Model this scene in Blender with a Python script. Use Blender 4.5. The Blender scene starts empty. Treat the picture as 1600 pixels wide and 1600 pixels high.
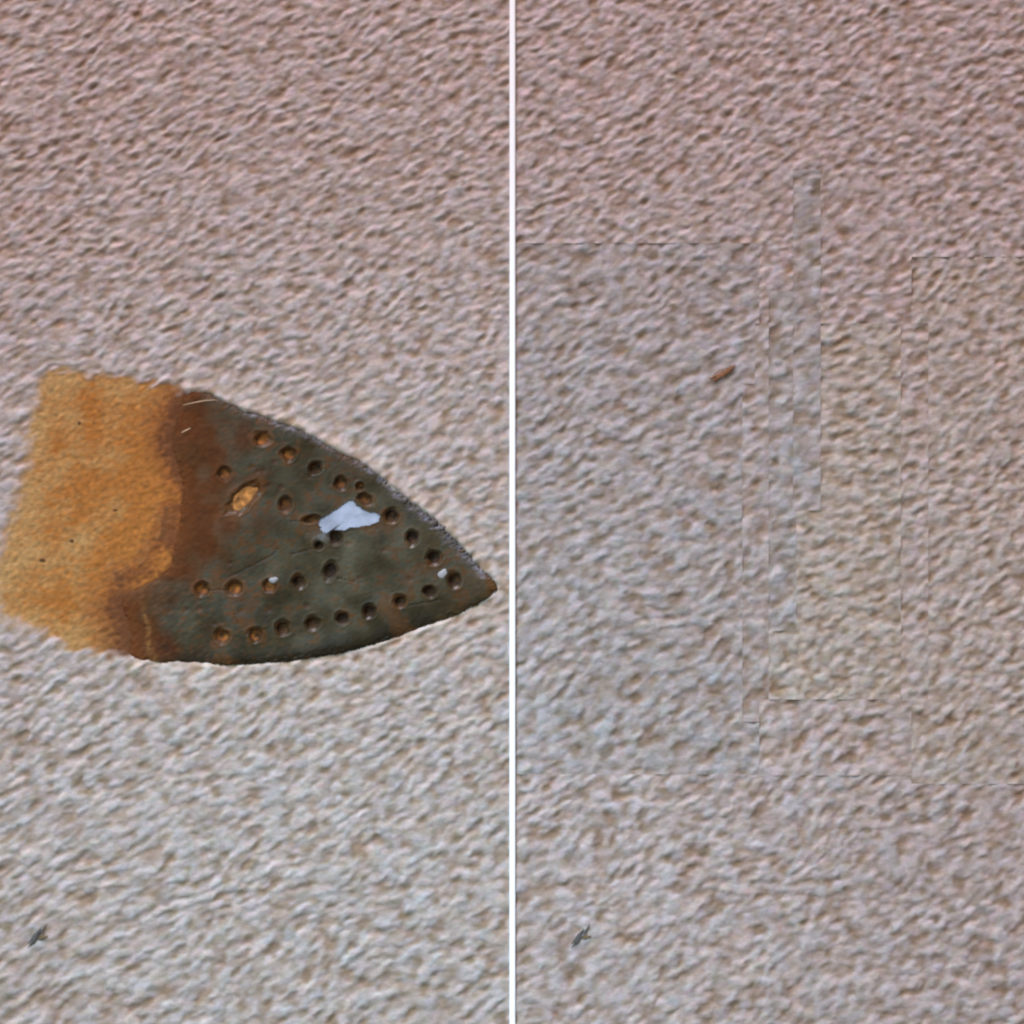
import bpy, math
import numpy as np

# ------------------------------------------------------------------ scale
# photograph coordinates (px right, py down, 0..1600) lie on the carpet; 1 px = 0.25 mm
S = 0.00025
def X(px): return (px - 800.0) * S
def Y(py): return (800.0 - py) * S

scene = bpy.context.scene
# ------------------------------------------------------------------ camera
cam_d = bpy.data.cameras.new("camera")
cam = bpy.data.objects.new("camera", cam_d)
scene.collection.objects.link(cam)
CAM_H = 1.2
cam.location = (0, 0, CAM_H)
cam.rotation_euler = (0, 0, 0)
cam_d.sensor_width = 36.0
cam_d.lens = 36.0 * CAM_H / 0.4
cam_d.clip_start = 0.01
cam_d.clip_end = 50
scene.camera = cam

# ------------------------------------------------------------------ world and lamps
world = bpy.data.worlds.new("World")
scene.world = world
world.use_nodes = True
bg = world.node_tree.nodes["Background"]
bg.inputs[0].default_value = (1.0, 0.835, 0.73, 1)
bg.inputs[1].default_value = 0.34

def area(name, loc, target, size, power, color, sy=None):
    d = bpy.data.lights.new(name, 'AREA')
    d.energy = power
    d.color = color
    d.size = size
    if sy:
        d.shape = 'RECTANGLE'; d.size_y = sy
    o = bpy.data.objects.new(name, d)
    scene.collection.objects.link(o)
    o.location = loc
    from mathutils import Vector
    v = Vector(target) - Vector(loc)
    o.rotation_euler = v.to_track_quat('-Z', 'Y').to_euler()
    return o
area("window_light", (-0.62, 2.35, 1.36), (0, 0.0, 0), 1.15, 104.0, (0.93, 0.866, 1.0))
cool = area("cool_light", (-0.30, 0.14, 0.50), (0.08, -0.36, 0), 0.2, 1.0, (0.38, 0.82, 1.0))  # added lamp, tints the lower part of the carpets cooler
cool.data.spread = math.radians(80)

scene.view_settings.view_transform = 'Standard'
scene.view_settings.look = 'None'
scene.view_settings.gamma = 1
scene.view_settings.exposure = 0.0
scene.render.engine = 'CYCLES'
scene.cycles.filter_width = 2.4

# ------------------------------------------------------------------ helpers
coll = scene.collection
def prop(o, label=None, cat=None, group=None, kind=None):
    if label: o["label"] = label
    if cat: o["category"] = cat
    if group: o["group"] = group
    if kind: o["kind"] = kind
    return o

N = 2048
def bandnoise(seed, lx, ly, ang_deg, sharp=1.0, n=N):
    """periodic noise of unit variance, main wavelengths lx (along) and ly (across) px, turned by ang"""
    rng = np.random.default_rng(seed)
    f = np.fft.rfft2(rng.standard_normal((n, n)))
    ky = np.fft.fftfreq(n)[:, None]; kx = np.fft.rfftfreq(n)[None, :]
    a = math.radians(ang_deg)
    u = (kx*math.cos(a) - ky*math.sin(a)) * lx
    v = (kx*math.sin(a) + ky*math.cos(a)) * ly
    r = np.sqrt(u*u + v*v)
    w = r**sharp * np.exp(-0.5*(r/0.8)**2 * (1+sharp))
    g = np.fft.irfft2(f*w, s=(n, n))
    g -= g.mean(); g /= g.std()
    return g.astype(np.float32)
def lownoise(seed, l): return bandnoise(seed, l, l, 0, 0.6)
def softnoise(seed, l): return bandnoise(seed, l*2.2, l*2.2, 0, 0.0)
def samp(arr, x, y):
    n = arr.shape[0]
    x = np.mod(x, n); y = np.mod(y, n)
    x0 = np.floor(x).astype(np.int32); y0 = np.floor(y).astype(np.int32)
    fx = (x-x0).astype(np.float32); fy = (y-y0).astype(np.float32)
    x0 %= n; y0 %= n; x1 = (x0+1) % n; y1 = (y0+1) % n
    return (arr[y0, x0]*(1-fx) + arr[y0, x1]*fx)*(1-fy) + (arr[y1, x0]*(1-fx) + arr[y1, x1]*fx)*fy
def sstep(a, b, x):
    t = np.clip((x-a)/(b-a), 0, 1)
    return t*t*(3-2*t)
def mix(a, b, t):
    return a + (b-a)*t[..., None]
def col(*c): return np.array(c, dtype=np.float32)

def sdf(poly, px, py):
    """signed distance in px, negative inside"""
    P = np.array(poly, dtype=np.float32)
    d = np.full(px.shape, 1e9, np.float32); ins = np.zeros(px.shape, bool)
    for i in range(len(P)):
        ax, ay = P[i]; bx, by = P[(i+1) % len(P)]
        ex, ey = bx-ax, by-ay
        wx = px-ax; wy = py-ay
        t = np.clip((wx*ex+wy*ey)/(ex*ex+ey*ey+1e-9), 0, 1)
        d = np.minimum(d, (wx-ex*t)**2+(wy-ey*t)**2)
        c = ((ay > py) != (by > py))
        if ey != 0:
            ins ^= c & (px < ex*(py-ay)/ey + ax)
    d = np.sqrt(d)
    return np.where(ins, -d, d)
def smooth_poly(P, it=2):
    P = [tuple(p) for p in P]
    for _ in range(it):
        Q = []
        for i in range(len(P)):
            a, b = P[i], P[(i+1) % len(P)]
            Q.append((a[0]*.75+b[0]*.25, a[1]*.75+b[1]*.25)); Q.append((a[0]*.25+b[0]*.75, a[1]*.25+b[1]*.75))
        P = Q
    return P

def grid_mesh(name, mat, parent, xs, ys, mask, z, color, skirt=None):
    """height sheet: xs, ys node coordinates (px), mask per cell, z (px units) and color per node"""
    H, W = z.shape
    use = np.zeros((H, W), bool)
    use[:-1, :-1] |= mask; use[1:, :-1] |= mask; use[:-1, 1:] |= mask; use[1:, 1:] |= mask
    idx = np.full((H, W), -1, np.int64); idx[use] = np.arange(use.sum())
    gx, gy = (xs, ys) if xs.ndim == 2 else np.meshgrid(xs, ys)
    co = np.stack([X(gx[use]), Y(gy[use]), z[use]*S], -1).astype(np.float32)
    cc = color[use]
    jj, ii = np.nonzero(mask)
    q = [np.stack([idx[jj, ii], idx[jj+1, ii], idx[jj+1, ii+1], idx[jj, ii+1]], -1)]
    if skirt is not None:
        n = len(co); M = np.pad(mask, 1)
        def side(sel, a, b):
            j, i = np.nonzero(sel)
            return np.stack([idx[j+a[0], i+a[1]], idx[j+b[0], i+b[1]]], -1)
        c = M[1:-1, 1:-1]
        e = np.concatenate([side(c & ~M[:-2, 1:-1], (0, 1), (0, 0)), side(c & ~M[2:, 1:-1], (1, 0), (1, 1)),
                            side(c & ~M[1:-1, :-2], (0, 0), (1, 0)), side(c & ~M[1:-1, 2:], (1, 1), (0, 1))])
        bv = np.unique(e); mp = np.full(n, -1, np.int64); mp[bv] = n+np.arange(len(bv))
        nb = len(bv); low = co[bv].copy(); low[:, 2] = skirt*S
        co = np.concatenate([co, low, co[bv]]); cc = np.concatenate([cc, cc[bv], cc[bv]])   # own rim vertices keep the top's shading clean
        q.append(np.stack([mp[e[:, 0]]+nb, mp[e[:, 1]]+nb, mp[e[:, 1]], mp[e[:, 0]]], -1)[:, ::-1])
    q = np.concatenate(q).astype(np.int32)
    me = bpy.data.meshes.new(name)
    me.vertices.add(len(co)); me.vertices.foreach_set("co", co.ravel())
    me.loops.add(q.size); me.loops.foreach_set("vertex_index", q.ravel())
    me.polygons.add(len(q)); me.polygons.foreach_set("loop_start", np.arange(0, q.size, 4, dtype=np.int32))
    me.polygons.foreach_set("use_smooth", np.ones(len(q), bool))
    at = me.color_attributes.new("tint", 'FLOAT_COLOR', 'POINT')
    c4 = np.ones((len(cc), 4), np.float32); c4[:, :cc.shape[1]] = cc
    at.data.foreach_set("color", c4.ravel())
    me.update(calc_edges=True)
    me.materials.append(mat)
    o = bpy.data.objects.new(name, me); coll.objects.link(o); o.parent = parent
    return o

def mesh_obj(name, verts, faces, mat, parent=None, smooth=True):
    me = bpy.data.meshes.new(name)
    me.from_pydata(verts, [], faces)
    me.polygons.foreach_set("use_smooth", [smooth]*len(faces))
    me.update(); me.materials.append(mat)
    o = bpy.data.objects.new(name, me); coll.objects.link(o); o.parent = parent
    return o
def tube(name, pts, rad, mat, parent=None, sides=6):
    """pts in px with z in px, rad list in px"""
    V = []; F = []
    n = len(pts)
    for i, (px, py, z) in enumerate(pts):
        a = pts[max(i-1, 0)]; b = pts[min(i+1, n-1)]
        dx, dy = b[0]-a[0], b[1]-a[1]; L = math.hypot(dx, dy) or 1
        nx, ny = -dy/L, dx/L
        for k in range(sides):
            t = 2*math.pi*k/sides
            V.append((X(px+nx*math.cos(t)*rad[i]), Y(py+ny*math.cos(t)*rad[i]), (z+math.sin(t)*rad[i]*0.8)*S))
    for i in range(n-1):
        for k in range(sides):
            k2 = (k+1) % sides
            F.append((i*sides+k, i*sides+k2, (i+1)*sides+k2, (i+1)*sides+k))
    F.append(tuple(range(sides))); F.append(tuple(range((n-1)*sides, n*sides))[::-1])
    return mesh_obj(name, V, F, mat, parent)
def box(name, x0, x1, y0, y1, z0, z1, mat, parent=None, bevel=0):
    import bmesh
    bm = bmesh.new(); bmesh.ops.create_cube(bm, size=1)
    for v in bm.verts:
        v.co.x = X(x0) if v.co.x < 0 else X(x1)
        v.co.y = Y(y1) if v.co.y < 0 else Y(y0)
        v.co.z = (z0 if v.co.z < 0 else z1)*S
    if bevel: bmesh.ops.bevel(bm, geom=bm.edges[:], offset=bevel*S, segments=2, affect='EDGES')
    me = bpy.data.meshes.new(name); bm.to_mesh(me); bm.free()
    me.materials.append(mat)
    o = bpy.data.objects.new(name, me); coll.objects.link(o); o.parent = parent
    return o

# ------------------------------------------------------------------ materials
def new_mat(name):
    m = bpy.data.materials.new(name); m.use_nodes = True
    return m, m.node_tree, m.node_tree.nodes["Principled BSDF"]
def obj_noise(nt, scale, detail, sx=1, sy=1, rot=0, rough=0.6):
    tc = nt.nodes.new("ShaderNodeTexCoord"); mp = nt.nodes.new("ShaderNodeMapping")
    mp.inputs["Rotation"].default_value = (0, 0, rot); mp.inputs["Scale"].default_value = (sx, sy, 1)
    nz = nt.nodes.new("ShaderNodeTexNoise")
    nz.inputs["Scale"].default_value = scale; nz.inputs["Detail"].default_value = detail
    nz.inputs["Roughness"].default_value = rough
    nt.links.new(tc.outputs["Object"], mp.inputs[0]); nt.links.new(mp.outputs[0], nz.inputs[0])
    return nz

# carpet pile: yarn colour and painted hollow shade from the mesh, flecked by a fine melange and fibre relief
pile_mat, nt, bs = new_mat("pile_yarn")
at = nt.nodes.new("ShaderNodeAttribute"); at.attribute_name = "tint"
nz = obj_noise(nt, 900, 3, 0.55, 1.3, math.radians(-25))
hs = nt.nodes.new("ShaderNodeMix"); hs.data_type = 'RGBA'; hs.blend_type = 'MULTIPLY'; hs.inputs[0].default_value = 1
cr = nt.nodes.new("ShaderNodeValToRGB")
cr.color_ramp.elements[0].position = 0.3; cr.color_ramp.elements[0].color = (0.88, 0.86, 0.84, 1)
cr.color_ramp.elements[1].position = 0.7; cr.color_ramp.elements[1].color = (1.08, 1.09, 1.11, 1)
nt.links.new(nz.outputs["Fac"], cr.inputs[0])
nt.links.new(at.outputs["Color"], hs.inputs[6]); nt.links.new(cr.outputs[0], hs.inputs[7])
nt.links.new(hs.outputs[2], bs.inputs["Base Color"])
bs.inputs["Roughness"].default_value = 0.8
bs.inputs["Specular IOR Level"].default_value = 0.25
bs.inputs["Sheen Weight"].default_value = 0.05
bs.inputs["Subsurface Weight"].default_value = 0.35
bs.inputs["Subsurface Radius"].default_value = (1.0, 0.7, 0.5)
bs.inputs["Subsurface Scale"].default_value = 0.0011
bp = nt.nodes.new("ShaderNodeBump"); bp.inputs["Strength"].default_value = 0.2; bp.inputs["Distance"].default_value = 0.0002
nz2 = obj_noise(nt, 1300, 3, 0.4, 1.3, math.radians(-25))
nt.links.new(nz2.outputs["Fac"], bp.inputs["Height"]); nt.links.new(bp.outputs[0], bs.inputs["Normal"])

film_mat, nt, bs = new_mat("melted_fibre_film")
at = nt.nodes.new("ShaderNodeAttribute"); at.attribute_name = "tint"
nt.links.new(at.outputs["Color"], bs.inputs["Base Color"])
nz = obj_noise(nt, 260, 5); mr = nt.nodes.new("ShaderNodeMapRange")
mr.inputs[3].default_value = 0.42; mr.inputs[4].default_value = 0.62
nt.links.new(nz.outputs["Fac"], mr.inputs[0]); mm = nt.nodes.new("ShaderNodeMath"); mm.operation = 'MULTIPLY'
nt.links.new(mr.outputs[0], mm.inputs[0]); nt.links.new(at.outputs["Alpha"], mm.inputs[1]); nt.links.new(mm.outputs[0], bs.inputs["Roughness"])
bs.inputs["Specular IOR Level"].default_value = 0.20
bp = nt.nodes.new("ShaderNodeBump"); bp.inputs["Strength"].default_value = 0.22; bp.inputs["Distance"].default_value = 0.0002
nz2 = obj_noise(nt, 900, 4, 0.5, 1.2, math.radians(-20))
nt.links.new(nz2.outputs["Fac"], bp.inputs["Height"]); nt.links.new(bp.outputs[0], bs.inputs["Normal"])

def plain(name, c, rough=0.6, vary=0.12, scale=700, spec=0.4):
    m, nt, bs = new_mat(name)
    nz = obj_noise(nt, scale, 4); cr = nt.nodes.new("ShaderNodeValToRGB")
    cr.color_ramp.elements[0].position = 0.3; cr.color_ramp.elements[1].position = 0.7
    cr.color_ramp.elements[0].color = tuple(v*(1-vary) for v in c)+(1,)
    cr.color_ramp.elements[1].color = tuple(min(v*(1+vary), 1) for v in c)+(1,)
    nt.links.new(nz.outputs["Fac"], cr.inputs[0]); nt.links.new(cr.outputs[0], bs.inputs["Base Color"])
    bs.inputs["Roughness"].default_value = rough
    bs.inputs["Specular IOR Level"].default_value = spec
    return m
white_mat = plain("divider_white", (0.93, 0.93, 0.93), 0.6, 0.01, 60, 0.3)
back_mat = plain("woven_backing", (0.30, 0.24, 0.19), 0.9)
floor_mat = plain("pale_floor", (0.70, 0.69, 0.67), 0.6, 0.05, 30)
lining_mat = plain("pale_blue_lining", (0.34, 0.355, 0.44), 0.35, 0.30, 110)
fleck_mat = plain("pale_melt_fleck", (0.30, 0.27, 0.28), 0.6)
lint_mat = plain("dark_lint", (0.10, 0.092, 0.085), 0.9)
lint_brown = plain("brown_lint", (0.17, 0.115, 0.055), 0.8)
rust_mat = plain("rust_fibre", (0.25, 0.105, 0.045), 0.8, 0.4)
char_mat = plain("charred_speck", (0.11, 0.05, 0.025), 0.9, 0.3, 1500, 0.1)
hair_mat = plain("pale_fibre", (0.62, 0.42, 0.26), 0.4)

# ------------------------------------------------------------------ setting
box("floor", -1600, 3200, -1600, 3200, -60, -30, floor_mat)["kind"] = "structure"

strip = box("divider_strip", 796.3, 805.0, -600, 2200, -29.5, 5.5, white_mat, None, 1.0)  # white divider between the two panels, added as a raised strip
prop(strip, "narrow white divider strip added between the burnt carpet and the mended carpet", "strip")

# ------------------------------------------------------------------ pile fields
n_big = lownoise(11, 160)
n_wa = softnoise(12, 110); n_wb = softnoise(13, 90)
n_t1 = bandnoise(21, 30, 13.5, 33)
n_t2 = bandnoise(22, 16, 9, 30)
n_t3 = bandnoise(23, 46, 27, 28)
n_t4 = bandnoise(24, 8, 5, 15)
n_h1 = bandnoise(31, 22, 13, 20); n_h2 = bandnoise(32, 26, 15, 20); n_h3 = lownoise(33, 60)

_r = np.random.default_rng(77)
TAB = _r.random((9, 509, 509)).astype(np.float32)
def tufts(x, y):
    """overlapping yarn nubs: returns height and a per-nub random number"""
    ca, sa = math.cos(math.radians(30)), math.sin(math.radians(30))
    u = (x*ca - y*sa).astype(np.float32); v = (x*sa + y*ca).astype(np.float32)
    SU, SV = 13.0, 8.6
    iu = np.floor(u/SU).astype(np.int64); iv = np.floor(v/SV).astype(np.int64)
    best = np.full(x.shape, -9, np.float32); cid = np.zeros(x.shape, np.float32); cid2 = np.zeros(x.shape, np.float32)
    for dv in (-1, 0, 1):
        for du in (-1, 0, 1):
            a = (iu+du) % 509; b = (iv+dv) % 509
            T = TAB[:, b, a]
            off = 0.5*((iv+dv) % 2)
            cu = (iu+du+off+0.15+0.7*T[0])*SU; cv = (iv+dv+0.12+0.76*T[1])*SV
            ang = (T[2]-0.5)*0.75
            L = 8.0+7.5*T[3]; Wd = 5.2+3.6*T[4]
            eu = u-cu; ev = v-cv
            p = eu*np.cos(ang)+ev*np.sin(ang); q = -eu*np.sin(ang)+ev*np.cos(ang)
            r2 = (p/L)**2+(q/Wd)**2
            hgt = (0.4+3.4*T[5]**1.3)
            z = hgt + 3.2*(1-r2)
            k = z > best
            best = np.where(k, z, best); cid = np.where(k, T[6], cid); cid2 = np.where(k, T[7], cid2)
    return np.maximum(best, -1.5), cid, cid2
def pile_height(px, py, ox=0, oy=0, fine=1.0, rot=0.0, full=False):
    """relief (px) of nubby pile; fine>1 gives smaller nubs"""
    c, s = math.cos(math.radians(rot)), math.sin(math.radians(rot))
    yy = py - 0.000135*np.clip(py, -600, 2200)**2 * 1.0 + 0.22*py   # the pile is laid a little finer toward the top
    xx = 800 + (px-800)*(1.20 - 0.00024*np.clip(py, 0, 1600))
    x = xx*c - yy*s; y = xx*s + yy*c
    x = x*fine + ox; y = y*fine*1.0 + oy
    x = x*1.0; y = y + 0.0
    x = x + 4.5*samp(n_wa, px+ox, py+oy); y = y + 4.5*samp(n_wb, px+ox, py+oy)
    x = x + 1.2*samp(n_t2, px+oy, py+ox); y = y + 0.8*samp(n_t2, px+oy+700, py+ox)
    t, c1, c2 = tufts(x, y)
    a = samp(n_t1, x, y); c3 = samp(n_t3, x, y+900); b = samp(n_t2, x, y)
    h = 0.50*(t-3.6) + 0.85*a + 0.50*c3 + 0.22*b
    for _k in range(3 if abs(px[0, 1]-px[0, 0]) < 3 else 0):                      # wool softens the creases
        p = np.pad(h, 1, mode='edge'); h = 0.5*p[1:-1, 1:-1] + 0.125*(p[:-2, 1:-1]+p[2:, 1:-1]+p[1:-1, :-2]+p[1:-1, 2:])
    if full: return h, c1, c2
    return h
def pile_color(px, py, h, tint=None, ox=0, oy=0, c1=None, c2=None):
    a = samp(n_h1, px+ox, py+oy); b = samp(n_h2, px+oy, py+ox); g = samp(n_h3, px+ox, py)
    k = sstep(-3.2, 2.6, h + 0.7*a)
    base = mix(col(0.270, 0.168, 0.110), col(0.432, 0.364, 0.342), k)  # browner roots, paler tips; shade of the hollows put into the yarn colour
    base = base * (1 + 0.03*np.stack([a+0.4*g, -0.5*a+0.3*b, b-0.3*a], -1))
    if c1 is not None:
        base = base*(0.90+0.20*c1)[..., None]*(1+(c2-0.5)[..., None]*col(0.07, 0.0, -0.10))
    if tint is not None: base = base*tint
    return base

# ------------------------------------------------------------------ the two carpets
def empty(name, loc):
    o = bpy.data.objects.new(name, None); coll.objects.link(o)
    o.location = loc; o.empty_display_size = 0.02
    return o
burnt = empty("carpet", (0, 0, 0))
prop(burnt, "beige nubby carpet on the left with a brown iron-shaped scorch mark", "carpet")
mended = empty("carpet", (0, 0, 0))
prop(mended, "beige nubby carpet on the right mended with straight-edged inset pieces", "carpet")

# outlines (px)
TOP_EDGE = [(289,610),(322,611),(364,634),(420,653),(475,674),(524,702),(566,723),(598,746),(631,775),(670,803),(706,837),(729,862),(748,885),(767,902),(781,918)]
LOW_EDGE = [(764,934),(740,948),(712,962),(670,978),(621,996),(572,1012),(524,1022),(475,1030),(420,1037),(345,1040),(280,1038),(250,1035)]
FILM = TOP_EDGE + LOW_EDGE + [(196,1030),(206,1000),(198,966),(188,938),(205,925),(219,915),(245,903),(266,885),(268,863),(276,835),(283,785),(283,748),(275,722),(266,700),(272,666),(281,638)]
SCORCH = [(80,575),(125,577),(170,581),(219,588),(259,598),(297,609),(330,640),(330,1034),(219,1029),(175,1026),(125,1016),(62,997),(11,979),(-14,965),(-22,910),(-12,850),(12,800),(20,763),(35,691),(46,632),(52,600)]
TEAR = [(497,817),(507,808),(520,801),(532,792),(540,785),(551,784),(557,790),(566,797),(575,801),(587,801),(594,807),(591,814),(577,820),(560,823),(547,823),(539,827),(527,826),(517,827),(510,832),(505,827),(499,821)]
# steam holes: x, y, rx, ry, angle, amber 0..1
HOLES = [(410,686,13,12,0,1.0),(451,709,11,12,10,.85),(493,731,11,11,0,.15),(532,755,10,11,0,.45),(562,759,7,7,0,.5),(571,780,13,9,25,.45),
 (611,806,12,12,0,.12),(644,840,11,13,0,.10),(678,871,12,12,0,.06),(710,906,12,13,0,.18),(671,924,11,10,0,.12),(625,939,11,10,0,.15),
 (577,955,11,11,0,.10),(535,966,11,11,0,.06),(488,973,12,11,0,.18),(441,981,11,12,0,.2),(399,992,11,11,0,.8),(347,994,13,11,0,.9),
 (316,920,12,11,-20,.95),(366,919,13,12,0,.95),(421,915,11,11,0,.75),(467,909,11,11,0,.12),(516,892,11,15,20,.04),
 (350,740,11,11,0,.7),(446,788,11,12,0,.5),(487,811,15,7,-10,.45),(524,839,12,12,0,.12),(498,852,8,8,0,.15),(381,778,15,31,48,1.25)]

def hole_r(px, py, h):
    a = math.radians(h[4]); dx = px-h[0]; dy = py-h[1]
    u = (dx*math.cos(a)+dy*math.sin(a))/h[2]; v = (-dx*math.sin(a)+dy*math.cos(a))/h[3]
    return np.sqrt(u*u+v*v)

STEP = 1.65
def nodes(x0, x1, step):
    n = max(int(round((x1-x0)/step)), 1)
    return np.linspace(x0, x1, n+1).astype(np.float32)

# ---- left carpet pile
xs = nodes(-24, 796, STEP); ys = nodes(-24, 1624, STEP)
gx, gy = np.meshgrid(xs, ys)
h, k1, k2 = pile_height(gx, gy, full=True)
hf = pile_height(gx, gy, 777, 333, 1.6)            # pressed pile under the iron is finer and flatter
wob = 3.0*samp(n_h1, gx, gy)+2.5*samp(n_h3, gx, gy)
ds = sdf(smooth_poly(SCORCH), gx, gy) + wob
soft = 1 - sstep(40, 110, gx)
sc = 1 - sstep(-12-16*soft, 6+4*soft, ds)
far_edge = sstep(10, 60, gx)
dfilm = sdf(smooth_poly(FILM, 1), gx, gy)
hh = h*(1-sc) + (hf*0.36-1.5)*sc
rim = np.exp(-((dfilm-7)/7)**2)*(1-sc)
hh = hh + (0.4+1.6*(gy < np.interp(gx, [250, 780], [830, 920])))*rim
lft = 1 - sstep(285, 330, gx)
hh = hh - 5.0*(1-sstep(-4, 3, dfilm))*(1-lft) - 3.5*(1-sstep(-9, 1, dfilm))*lft
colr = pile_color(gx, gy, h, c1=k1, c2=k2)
a = samp(n_h2, gx*1.5, gy*1.5); b = samp(n_h3, gx, gy); c2 = samp(n_t2, gx*1.5, gy*1.5)
depth = sstep(5, 70, -ds)
pale = col(0.41, 0.225, 0.080); orange = col(0.345, 0.122, 0.020); deep = col(0.235, 0.066, 0.010)
near = 1 - sstep(0, 90-45*np.exp(-((gy-790)/62)**2), dfilm + 16*b + 8*a)
scol = mix(mix(np.broadcast_to(pale, colr.shape), orange, np.clip(-0.05+0.45*depth+0.75*(gx/270)+0.20*b+0.13*a+0.12*(gy-800)/200, 0, 1)), deep, np.clip(near**1.6*0.75+0.06*a, 0, 1))
scol = scol*(1+0.10*c2+0.05*a)[..., None]
bulge = np.exp(-((gy-790)/62)**2)
cornr = np.exp(-(((gx-178)/26)**2+((gy-985)/55)**2)) + 0.8*np.exp(-(((gx-258)/22)**2+((gy-685)/45)**2))
burnband = (1 - sstep(0, 30-22*bulge, dfilm + 8*b + 2.5*c2))*(1-0.35*bulge)
scol = mix(scol, np.broadcast_to(col(0.11, 0.034, 0.009), scol.shape), np.clip(burnband*0.85+cornr*np.clip(0.55+0.3*b+0.25*a, 0, 1), 0, 0.9))
colr = mix(colr, scol, sc)
# warm creamy tint of the pile, fading away from the film
halo = np.exp(-np.clip(dfilm, 0, 99)/22.0)*(1-sc)
colr = colr*(1+halo[..., None]*col(0.16, 0.09, 0.0))
cm = dfilm[:-1, :-1] > -9
grid_mesh("pile", pile_mat, burnt, gx, gy, cm, hh, np.clip(colr, 0.005, 1), skirt=-24)["kind"] = "stuff"

# ---- right carpet: ground pile and inset patches
xs = nodes(805, 1624, STEP)
gx, gy = np.meshgrid(xs, ys)
cx = (gx[:-1, :-1]+gx[1:, 1:])/2; cy = (gy[:-1, :-1]+gy[1:, 1:])/2
pid = np.zeros(cx.shape, np.int8)
def R(i, x0, y0, x1, y1): pid[(cx >= x0) & (cx < x1) & (cy >= y0) & (cy < y1)] = i
R(1, 800, 380, 1187, 1210); R(2, 1180, 505, 1202, 600); R(2, 1160, 600, 1202, 1128)
R(7, 1425, 402, 1624, 1225); R(5, 1202, 505, 1407, 1092); R(6, 1407, 505, 1450, 1092)
R(8, 1187, 1128, 1202, 1210); R(8, 1187, 1092, 1425, 1212)
R(3, 1202, 455, 1245, 985)
R(5, 1241, 797, 1407, 1092); R(3, 1202, 797, 1245, 985)
R(4, 1240, 265, 1282, 797)
R(1, 800, 380, 1180, 600); R(1, 1180, 415, 1187, 505)
spec = {   # ox, oy, fine, rot, tint, lift, label
 0: (400, 900, 1.00, 0, (1.0, 0.985, 1.0), 0, None),
 1: (150, 250, .90, 0, (0.885, 0.915, 0.945), -.5, "large greyish inset piece with a rust fibre on it"),
 2: (620, 180, .82, 4, (0.955, 0.975, 0.995), .3, "tall narrow pinkish grey inset strip"),
 3: (930, 510, .80, -4, (0.895, 0.955, 0.985), .2, "tall narrow blue-grey inset strip"),
 4: (410, 760, .72, 0, (0.89, 0.95, 0.98), .4, "tallest grey inset strip with coarse nubs reaching far up"),
 5: (88, 1210, .98, -6, (0.995, 1.0, 0.935), .2, "broad yellowish beige inset piece"),
 6: (555, 1010, .95, -3, (1.015, 1.0, 0.975), -.2, "narrow warm beige inset strip"),
 7: (1130, 40, 1.0, 0, (1.0, 0.995, 0.955), -.1, "warm beige inset piece at the right edge"),
 8: (300, 1430, .92, 5, (1.015, 0.99, 0.99), .1, "low pinkish inset piece under the yellowish one")}
for i, (ox, oy, fine, rot, tint, lift, lab) in spec.items():
    m = pid == i
    jj, ii = np.nonzero(m)
    j0, j1, i0, i1 = jj.min(), jj.max()+1, ii.min(), ii.max()+1
    sx = gx[j0:j1+1, i0:i1+1]; sy = gy[j0:j1+1, i0:i1+1]; sm = m[j0:j1, i0:i1]
    hq, k1, k2 = pile_height(sx, sy, ox, oy, fine, rot, True)
    em = sm.copy(); w = np.zeros(sm.shape, np.float32)      # 0 in the edge cells, 1 from three cells in
    for _k in range(3):
        p = np.pad(em, 1); em = em & p[:-2, 1:-1] & p[2:, 1:-1] & p[1:-1, :-2] & p[1:-1, 2:]
        w += em/3.0
    p = np.pad(w, 1)
    wn = np.minimum(np.minimum(p[:-1, :-1], p[1:, :-1]), np.minimum(p[:-1, 1:], p[1:, 1:]))
    if i:
        h0 = pile_height(sx, sy, *spec[0][:4])
        wn = 0.80+0.20*wn
        hq = hq*wn + (h0-0.10)*(1-wn)
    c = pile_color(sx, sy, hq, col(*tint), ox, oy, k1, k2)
    o = grid_mesh("pile" if i == 0 else "patch", pile_mat, mended, sx, sy, sm, hq+lift, np.clip(c, 0.005, 1), skirt=-24)
    if lab: o["label"] = lab
    o["kind"] = "stuff" if i == 0 else "part"
    if i: del o["kind"]

# ---- carpet beyond the picture, coarser mesh of the same pile
def outer(parent, side):
    st = 6.0
    x0, x1 = (-600, 796) if side == 0 else (805, 2200)
    xs_ = nodes(x0, x1, st); ys_ = nodes(-600, 2200, st)
    if side == 0: k = np.argmin(abs(xs_+24)); xs_[k] = -24
    else: k = np.argmin(abs(xs_-1624)); xs_[k] = 1624
    ys_[np.argmin(abs(ys_+24))] = -24; ys_[np.argmin(abs(ys_-1624))] = 1624
    ax, ay = np.meshgrid(xs_, ys_)
    ccx = (ax[:-1, :-1]+ax[1:, 1:])/2; ccy = (ay[:-1, :-1]+ay[1:, 1:])/2
    m = (ccy < -24) | (ccy > 1624) | (ccx < -24) | (ccx > 1624)
    ox, oy = (0, 0) if side == 0 else (400, 900)
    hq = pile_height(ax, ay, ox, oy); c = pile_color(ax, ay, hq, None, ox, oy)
    o = grid_mesh("pile_margin", pile_mat, parent, ax, ay, m, hq, np.clip(c, 0, 1), skirt=-24)
    o["kind"] = "stuff"
outer(burnt, 0); outer(mended, 1)
box("backing", -600, 796, -600, 2200, -29, -22, back_mat, burnt)
box("backing", 805, 2200, -600, 2200, -29, -22, back_mat, mended)

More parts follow.
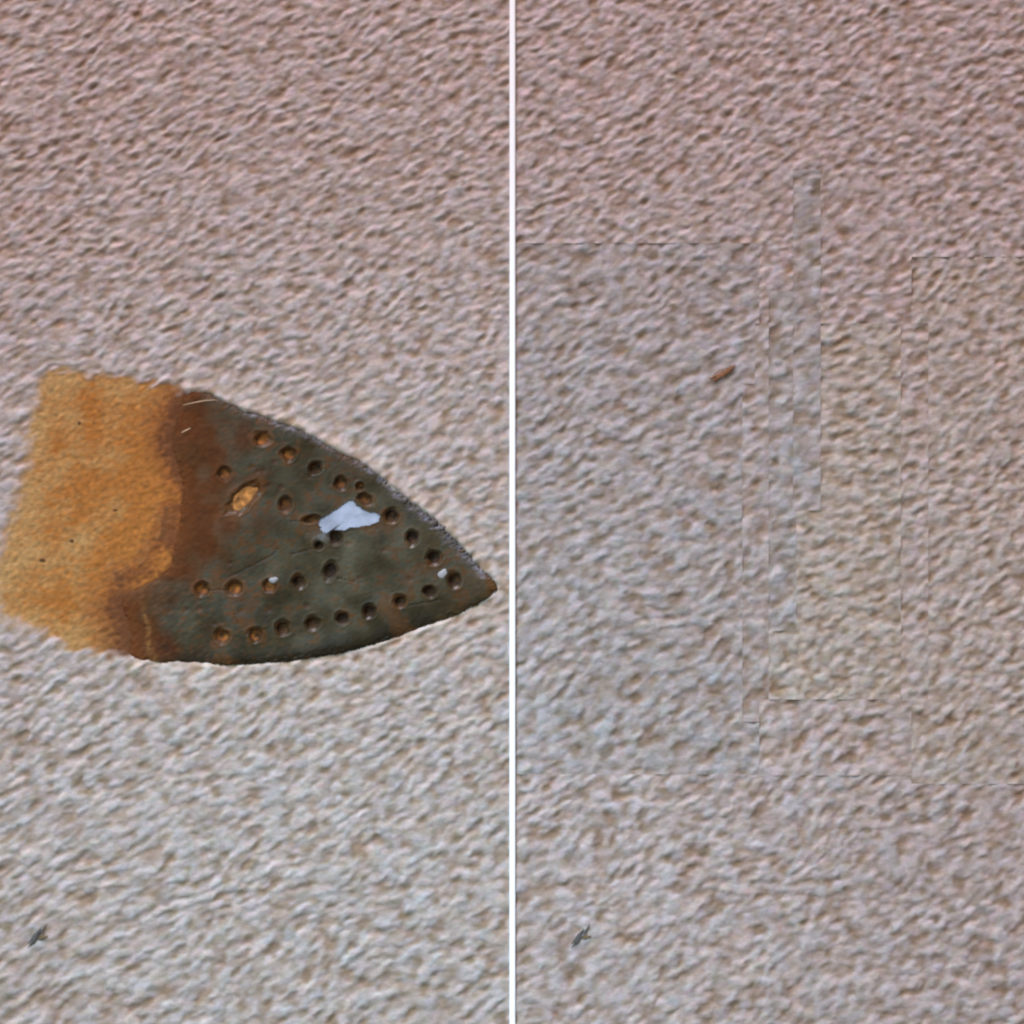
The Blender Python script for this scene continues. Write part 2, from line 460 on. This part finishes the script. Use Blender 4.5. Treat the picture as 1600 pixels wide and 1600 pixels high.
# ------------------------------------------------------------------ melted film of the burn
xs = nodes(180, 790, 1.0); ys = nodes(600, 1048, 1.0)
gx, gy = np.meshgrid(xs, ys)
fray = 1.3*samp(n_t4, gx*1.3, gy*1.3) + 1.4*samp(n_t2, gx, gy)
upper = sstep(560, 640, gx)*sstep(0, 60, (918-gy))         # the frayed upper right edge
d = sdf(smooth_poly(FILM, 1), gx, gy) + fray*(0.55+0.9*upper)
dt = sdf(TEAR, gx, gy) + 0.5*samp(n_t2, gx*1.2, gy)
leftness = 1 - sstep(300, 345, gx)
edge = np.clip(-d/16.0, 0, 1)
dome = np.sqrt(np.clip(1-(1-edge)**2, 0, 1))
wav = samp(n_h3, gx*0.8, gy*0.8); w2 = samp(n_wb, gx, gy)
fz = 5.5*dome*(1-0.75*leftness) - 2.0 - 1.2*leftness*(1-sstep(0, 8, -d)) + 0.9*wav + 0.8*w2 + 0.05*samp(n_t2, gx*1.6, gy*1.6)
fz = fz + 0.30*pile_height(gx, gy, 777, 333, 1.45)*(0.07+0.35*leftness)
fz += 0.5*(1-sstep(0, 5, dt))
cut = dt > 0
amb = np.zeros_like(gx); gloss = np.zeros_like(gx); dkr = np.zeros_like(gx)
for hl in HOLES:
    r = hole_r(gx, gy, hl)*(1+0.055*samp(n_t1, gx*1.2+hl[0], gy*1.2)+0.045*samp(n_h1, gx, gy+hl[1]))
    k = 10.0/ (hl[2])
    fz += 0.5*np.exp(-((r-1.25)/0.2)**2) - 3.2*(1-sstep(0.65, 1.25, r))
    cut &= r > 0.74
    gloss = np.maximum(gloss, np.exp(-((r-1.0)/0.22)**2)*(0.55+0.45*math.sin(hl[0]*1.7)))
    amb = np.maximum(amb, (1-sstep(0.85, 1.9, r + 0.25*samp(n_h1, gx, gy)))*min(hl[5], 1)*0.8)
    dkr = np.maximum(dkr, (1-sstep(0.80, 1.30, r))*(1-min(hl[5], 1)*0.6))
for (sx_, sy_) in [(432,908,),(693,896)]:
    pass
# cracks and shallow dents
def seg(px, py, a, b):
    return sdf([a, b, (b[0]+.1, b[1]+.1)], px, py)
CR = [((456,815),(497,812)),((455,866),(488,858)),((361,900),(376,893)),((376,893),(425,868)),((425,868),(434,858)),((524,903),(566,911)),((640,946),(690,936)),
      ((325,922),(362,921)),((366,958),(372,975))]
crk = np.zeros_like(gx)
for p0, p1 in CR:
    dd = np.abs(seg(gx, gy, p0, p1)) + 0.8*np.abs(samp(n_t4, gx, gy))
    crk = np.maximum(crk, np.exp(-(dd/2.1)**2))
fz -= 0.8*crk
dent = np.zeros_like(gx)
for (x_, y_, r_) in [(395,731,6),(403,737,5),(412,735,5),(430,722,5),(418,760,7),(290,953,6),(312,952,7),(376,955,7),(420,953,7),(480,947,6),(360,880,4),(483,745,5),(440,762,6),(545,850,5),(556,748,5),(600,860,5),(560,905,6),(640,905,6),(336,975,4),(385,990,4)]:
    r = np.hypot(gx-x_, (gy-y_)*1.25)/r_
    dent = np.maximum(dent, np.exp(-(r*1.1)**2))
fz -= 1.2*dent
# colour of the melt: olive grey, browner towards the scorched pile, with shade painted along the lower edge
olive = col(0.036, 0.0240, 0.0080); grey = col(0.048, 0.0370, 0.0200); brown = col(0.086, 0.0215, 0.0015); umber_shade = col(0.014, 0.008, 0.002)
n1 = samp(n_big, gx*1.6, gy*1.6); n2 = samp(n_h3, gx*1.3, gy*1.3); n3 = samp(n_h2, gx*1.6, gy*1.6); n4 = samp(n_h1, gx*2, gy*2)
fc = mix(np.broadcast_to(olive, gx.shape+(3,)), grey, sstep(-1.3, 1.5, n2+0.5*n1))
# brown zone: distance from the left boundary, reaching further right in the middle band
lb = np.interp(gy, [600,640,700,750,800,850,890,915,960,1030], [300,335,345,352,368,345,315,262,240,262])
lz = 1 - sstep(-50, 65, gx - lb + 24*n2 + 8*n3)
fc = mix(fc, brown, np.clip(lz*0.95, 0, 1))
lz2 = 1 - sstep(0, 26, gx - np.interp(gy, [600,700,750,800,880,915,940,1030], [285,275,283,283,268,232,200,208]) + 7*n2)
fc = mix(fc, col(0.135, 0.036, 0.006), lz2*0.65)
low = 1 - sstep(4, 34, -sdf(LOW_EDGE+[(250,700),(700,700)], gx, gy))
low = low*(gy > 900)
fc = mix(fc, umber_shade, low*0.85*sstep(235, 300, gx))  # lower side turned from the lamp, its shade mixed into the colour
tip = sstep(715, 745, gx + 0.8*(gy-905))
fc = mix(fc, col(0.060, 0.036, 0.014), tip*0.75)
fc = mix(fc, col(0.13, 0.042, 0.010), np.clip(amb, 0, 1)*0.75)
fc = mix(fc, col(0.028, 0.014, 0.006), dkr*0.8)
fc = mix(fc, col(0.062, 0.022, 0.010), dent*0.7)
fc = mix(fc, col(0.022, 0.012, 0.006), crk*0.85)
fc = mix(fc, col(0.020, 0.012, 0.008), (1-sstep(0.5, 4.0, dt))*0.95)
# amber vein in the lower left corner
vx = np.interp(gy, [915,940,965,985,1005,1030], [224,222,228,233,231,240])
vein = np.exp(-((gx-vx)/5.0)**2)*sstep(912, 925, gy)
fc = mix(fc, col(0.27, 0.115, 0.030), vein*0.6*np.clip(0.75+0.5*samp(n_t2, gx, gy), 0, 1))
fz += 0.6*vein
# translucent rim of the melt along the top edge, its pale highlight painted in
rimc = np.exp(-((-d-3)/(4.5+3.5*sstep(560, 640, gx)))**2)*np.clip(0.8+0.35*samp(n_h1, gx*1.3, gy*1.3), 0, 1.2)*sstep(330, 420, gx)*(gy < 905)
fc = mix(fc, col(0.17, 0.145, 0.165), rimc*0.7)
cloud = np.exp(-(((gx-503)/14)**2+((gy-836)/9)**2))
fc = mix(fc, col(0.13, 0.125, 0.125), cloud*0.7)
cen = np.exp(-(((gx-560)/150)**2+((gy-870)/70)**2))
fc = mix(fc, fc*1.0+col(0.019, 0.016, 0.010), np.clip(cen*(0.7+0.4*n2), 0, 1))
mot = sstep(0.5, 2.0, n1+0.8*n2+0.5*n3)
fc = mix(fc, col(0.066, 0.024, 0.005), mot*0.65)
fc = mix(fc, col(0.075, 0.026, 0.006), sstep(0.6, 1.8, n3+0.5*n4)*sstep(620, 300, gx)*0.4 if False else (sstep(0.6, 1.8, n3+0.5*n4)*(1-sstep(330, 560, gx))*0.5))
fc = fc*(1 + 0.07*np.stack([n3+0.3*n4, 0.5*n3+0.5*n4, n4-0.3*n3], -1) + 0.09*(n2+0.4*n4)[..., None])
m = (d < 0) & cut
cellm = m[:-1, :-1] & m[1:, 1:] & m[:-1, 1:] & m[1:, :-1]
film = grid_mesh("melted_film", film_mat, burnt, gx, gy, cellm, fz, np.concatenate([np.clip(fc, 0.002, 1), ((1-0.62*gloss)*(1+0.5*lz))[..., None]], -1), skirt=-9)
film["label"] = "dark glossy olive-brown crust of melted pile shaped like an iron tip"

# holes pressed by the steam vents: little bowls with singed yarn at the bottom
for q, hl in enumerate(HOLES):
    a = math.radians(hl[4]); am = hl[5]
    n = 18
    t = np.linspace(-1.25, 1.25, n).astype(np.float32)
    u, v = np.meshgrid(t*hl[2], t*hl[3])
    bx = hl[0] + u*math.cos(a) - v*math.sin(a); by = hl[1] + u*math.sin(a) + v*math.cos(a)
    r = hole_r(bx, by, hl)
    # relief of the film where the bowl stands
    base = 5.5*(1-0.75*(1-float(sstep(300, 345, np.float32(hl[0]))))) - 2.0
    base += 0.9*float(samp(n_h3, np.array([hl[0]*.8]), np.array([hl[1]*.8]))[0]) + 0.8*float(samp(n_wb, np.array([hl[0]*1.]), np.array([hl[1]*1.]))[0])
    dpt = 9.5 if am < 0.4 else (7.5 if am <= 1 else 2.6)
    z = base - 2.0 - dpt*np.clip(1-(r/1.15)**2, 0, 1) + 0.35*pile_height(bx, by, 777+q*40, 333, 1.7)*(0.5+0.9*am)
    amber = mix(np.broadcast_to(col(0.020, 0.009, 0.004), z.shape+(3,)), col(0.27, 0.085, 0.014) if am <= 1 else col(0.36, 0.145, 0.035), np.full(z.shape, min(am, 1.0), np.float32))
    amber = amber*np.clip(1+0.40*samp(n_t2, bx*1.3+q*50, by*1.3), 0.2, 2)[..., None]
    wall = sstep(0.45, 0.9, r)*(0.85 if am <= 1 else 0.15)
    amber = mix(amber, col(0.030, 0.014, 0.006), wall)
    mc = (r[:-1, :-1]+r[1:, 1:])/2 < 1.25
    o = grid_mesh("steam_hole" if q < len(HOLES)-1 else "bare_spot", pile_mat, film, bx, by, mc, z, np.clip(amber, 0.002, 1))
    if am > 1: o["label"] = "long amber spot of bare singed yarn"
    elif am >= 0.7: o["label"] = "steam vent hole with amber yarn inside"

# pale blue lining seen through the tear
tv = [(X(x), Y(y), (1.2 + 0.6*math.sin(x*0.23)+0.5*math.cos(y*0.4))*S) for x, y in [(546+(x_-546)*1.05, 808+(y_-808)*1.10) for x_, y_ in TEAR]]
cxm = sum(v[0] for v in tv)/len(tv); cym = sum(v[1] for v in tv)/len(tv)
ln = mesh_obj("lining", [(cxm, cym, 0.6*S)]+tv, [(0, i+1, (i+1) % len(tv)+1) for i in range(len(tv))], lining_mat, film)
ln["label"] = "pale blue-white layer showing through the tear in the crust"

# pale flecks of bubbled melt
def blob(name, x, y, rx, ry, zc, hz, mat, parent, seed, ang=0):
    rng = np.random.default_rng(seed); V = []; F = []; K = 16; Rn = 5
    V.append((X(x), Y(y), (zc+hz)*S))
    ca, sa = math.cos(math.radians(ang)), math.sin(math.radians(ang))
    wob_ = 1+0.16*np.cos(np.arange(K)*2*math.pi/K*2+seed)+0.08*np.cos(np.arange(K)*2*math.pi/K*3+2*seed)
    for j in range(1, Rn+1):
        f = j/Rn
        for k in range(K):
            t = 2*math.pi*k/K; rr = f*wob_[k]
            u_ = rx*rr*math.cos(t); v_ = ry*rr*math.sin(t)
            V.append((X(x+u_*ca-v_*sa), Y(y+u_*sa+v_*ca), (zc+hz*math.sqrt(max(0, 1-f*f))+0.05*rng.standard_normal())*S if j < Rn else (zc-2)*S))
    for k in range(K): F.append((0, 1+k, 1+(k+1) % K))
    for j in range(Rn-1):
        for k in range(K):
            F.append((1+j*K+k, 1+(j+1)*K+k, 1+(j+1)*K+(k+1) % K, 1+j*K+(k+1) % K))
    F = [f_[::-1] for f_ in F]
    return mesh_obj(name, V, F, mat, parent)
blob("pale_fleck", 428, 906, 7.5, 6.5, 2.8, 2.8, fleck_mat, film, 1, 10)
blob("pale_fleck", 692, 897, 9, 10, 2.6, 3.2, fleck_mat, film, 2, 20)
for (x, y, rx, ry, s_) in [(124,661,5.5,3.8,3),(112,845,6,4,4),(66,875,7,4.5,5),(180,797,5,3.5,6)]:
    blob("charred_speck", x, y, rx*.75, ry*.75, -1.4, 1.5, char_mat, burnt, s_, -10)

# loose pale fibres stuck in the melt
def fib(pts, r, mat=hair_mat, parent=film, name="stray_fibre"):
    pts2 = []
    for i in range(len(pts)-1):
        for t in (0, .33, .66):
            pts2.append(tuple(pts[i][k]*(1-t)+pts[i+1][k]*t for k in range(3)))
    pts2.append(pts[-1])
    n = len(pts2)
    return tube(name, pts2, [r*(0.35+0.65*math.sin(math.pi*(i+.5)/n)) for i in range(n)], mat, parent)
fib([(286,633,3.5),(305,629,4.8),(322,626,4.8),(340,625,3.2)], 0.65)
fib([(284,676,3.0),(292,672,4.2),(298,669,3.2)], 0.8)

# ------------------------------------------------------------------ loose lint lying on the pile
def lint(parts, label, cat, group=None, name="lint"):
    root = empty(name, (X(parts[0][0][0][0]), Y(parts[0][0][0][1]), 0)); prop(root, label, cat, group)
    for pts, rad, mat, nm in parts:
        t = tube(nm, pts, rad, mat, root, 8)
        t.matrix_parent_inverse = root.matrix_world.inverted()
        t.location = (-root.location.x, -root.location.y, 0)
    return root
def wisp_bundle(x, y, ln, wid, ang, n, mat, nm, seed, rad=0.9):
    rng = np.random.default_rng(seed); out = []
    for k in range(n):
        a = math.radians(ang + 8*rng.standard_normal()); l = ln*(0.45+0.6*rng.random())
        ox_ = wid*0.5*rng.standard_normal(); oy_ = wid*0.5*rng.standard_normal(); bend = 0.05*l*rng.standard_normal()
        t0 = 0.25*ln*rng.standard_normal()
        pts = []
        for q_ in range(6):
            f = q_/5-0.5
            u_ = l*f+t0; v_ = bend*(1-4*f*f)
            pts.append((x+ox_*0.6+u_*math.cos(a)-v_*math.sin(a), y+oy_*0.6-u_*math.sin(a)-v_*math.cos(a), 1.0+1.9*(1-4*f*f)+0.8*rng.random()))
        out.append((pts, [rad*.4, rad, rad*1.2, rad*1.2, rad, rad*.3], mat, nm))
    return out
def dark_lint(dx, dy, label):
    lint(wisp_bundle(56+dx, 1463+dy, 24, 5.5, 56, 30, lint_mat, "wisp", 5, 0.65) + wisp_bundle(64+dx, 1464+dy, 13, 3, 15, 6, lint_brown, "tuft", 6), label, "lint", "dark lint wisps near the bottom of each carpet")
dark_lint(0, 0, "small dark wisp of lint on the burnt carpet, below the scorch")
dark_lint(849, 0, "small dark wisp of lint on the mended carpet, right of the white strip")
lint(wisp_bundle(1131, 583, 27, 4.6, 38, 30, rust_mat, "thread", 9, 0.7), "short rust-orange fibre lying on the greyish piece of the mended carpet", "fibre", None, "orange_fibre")
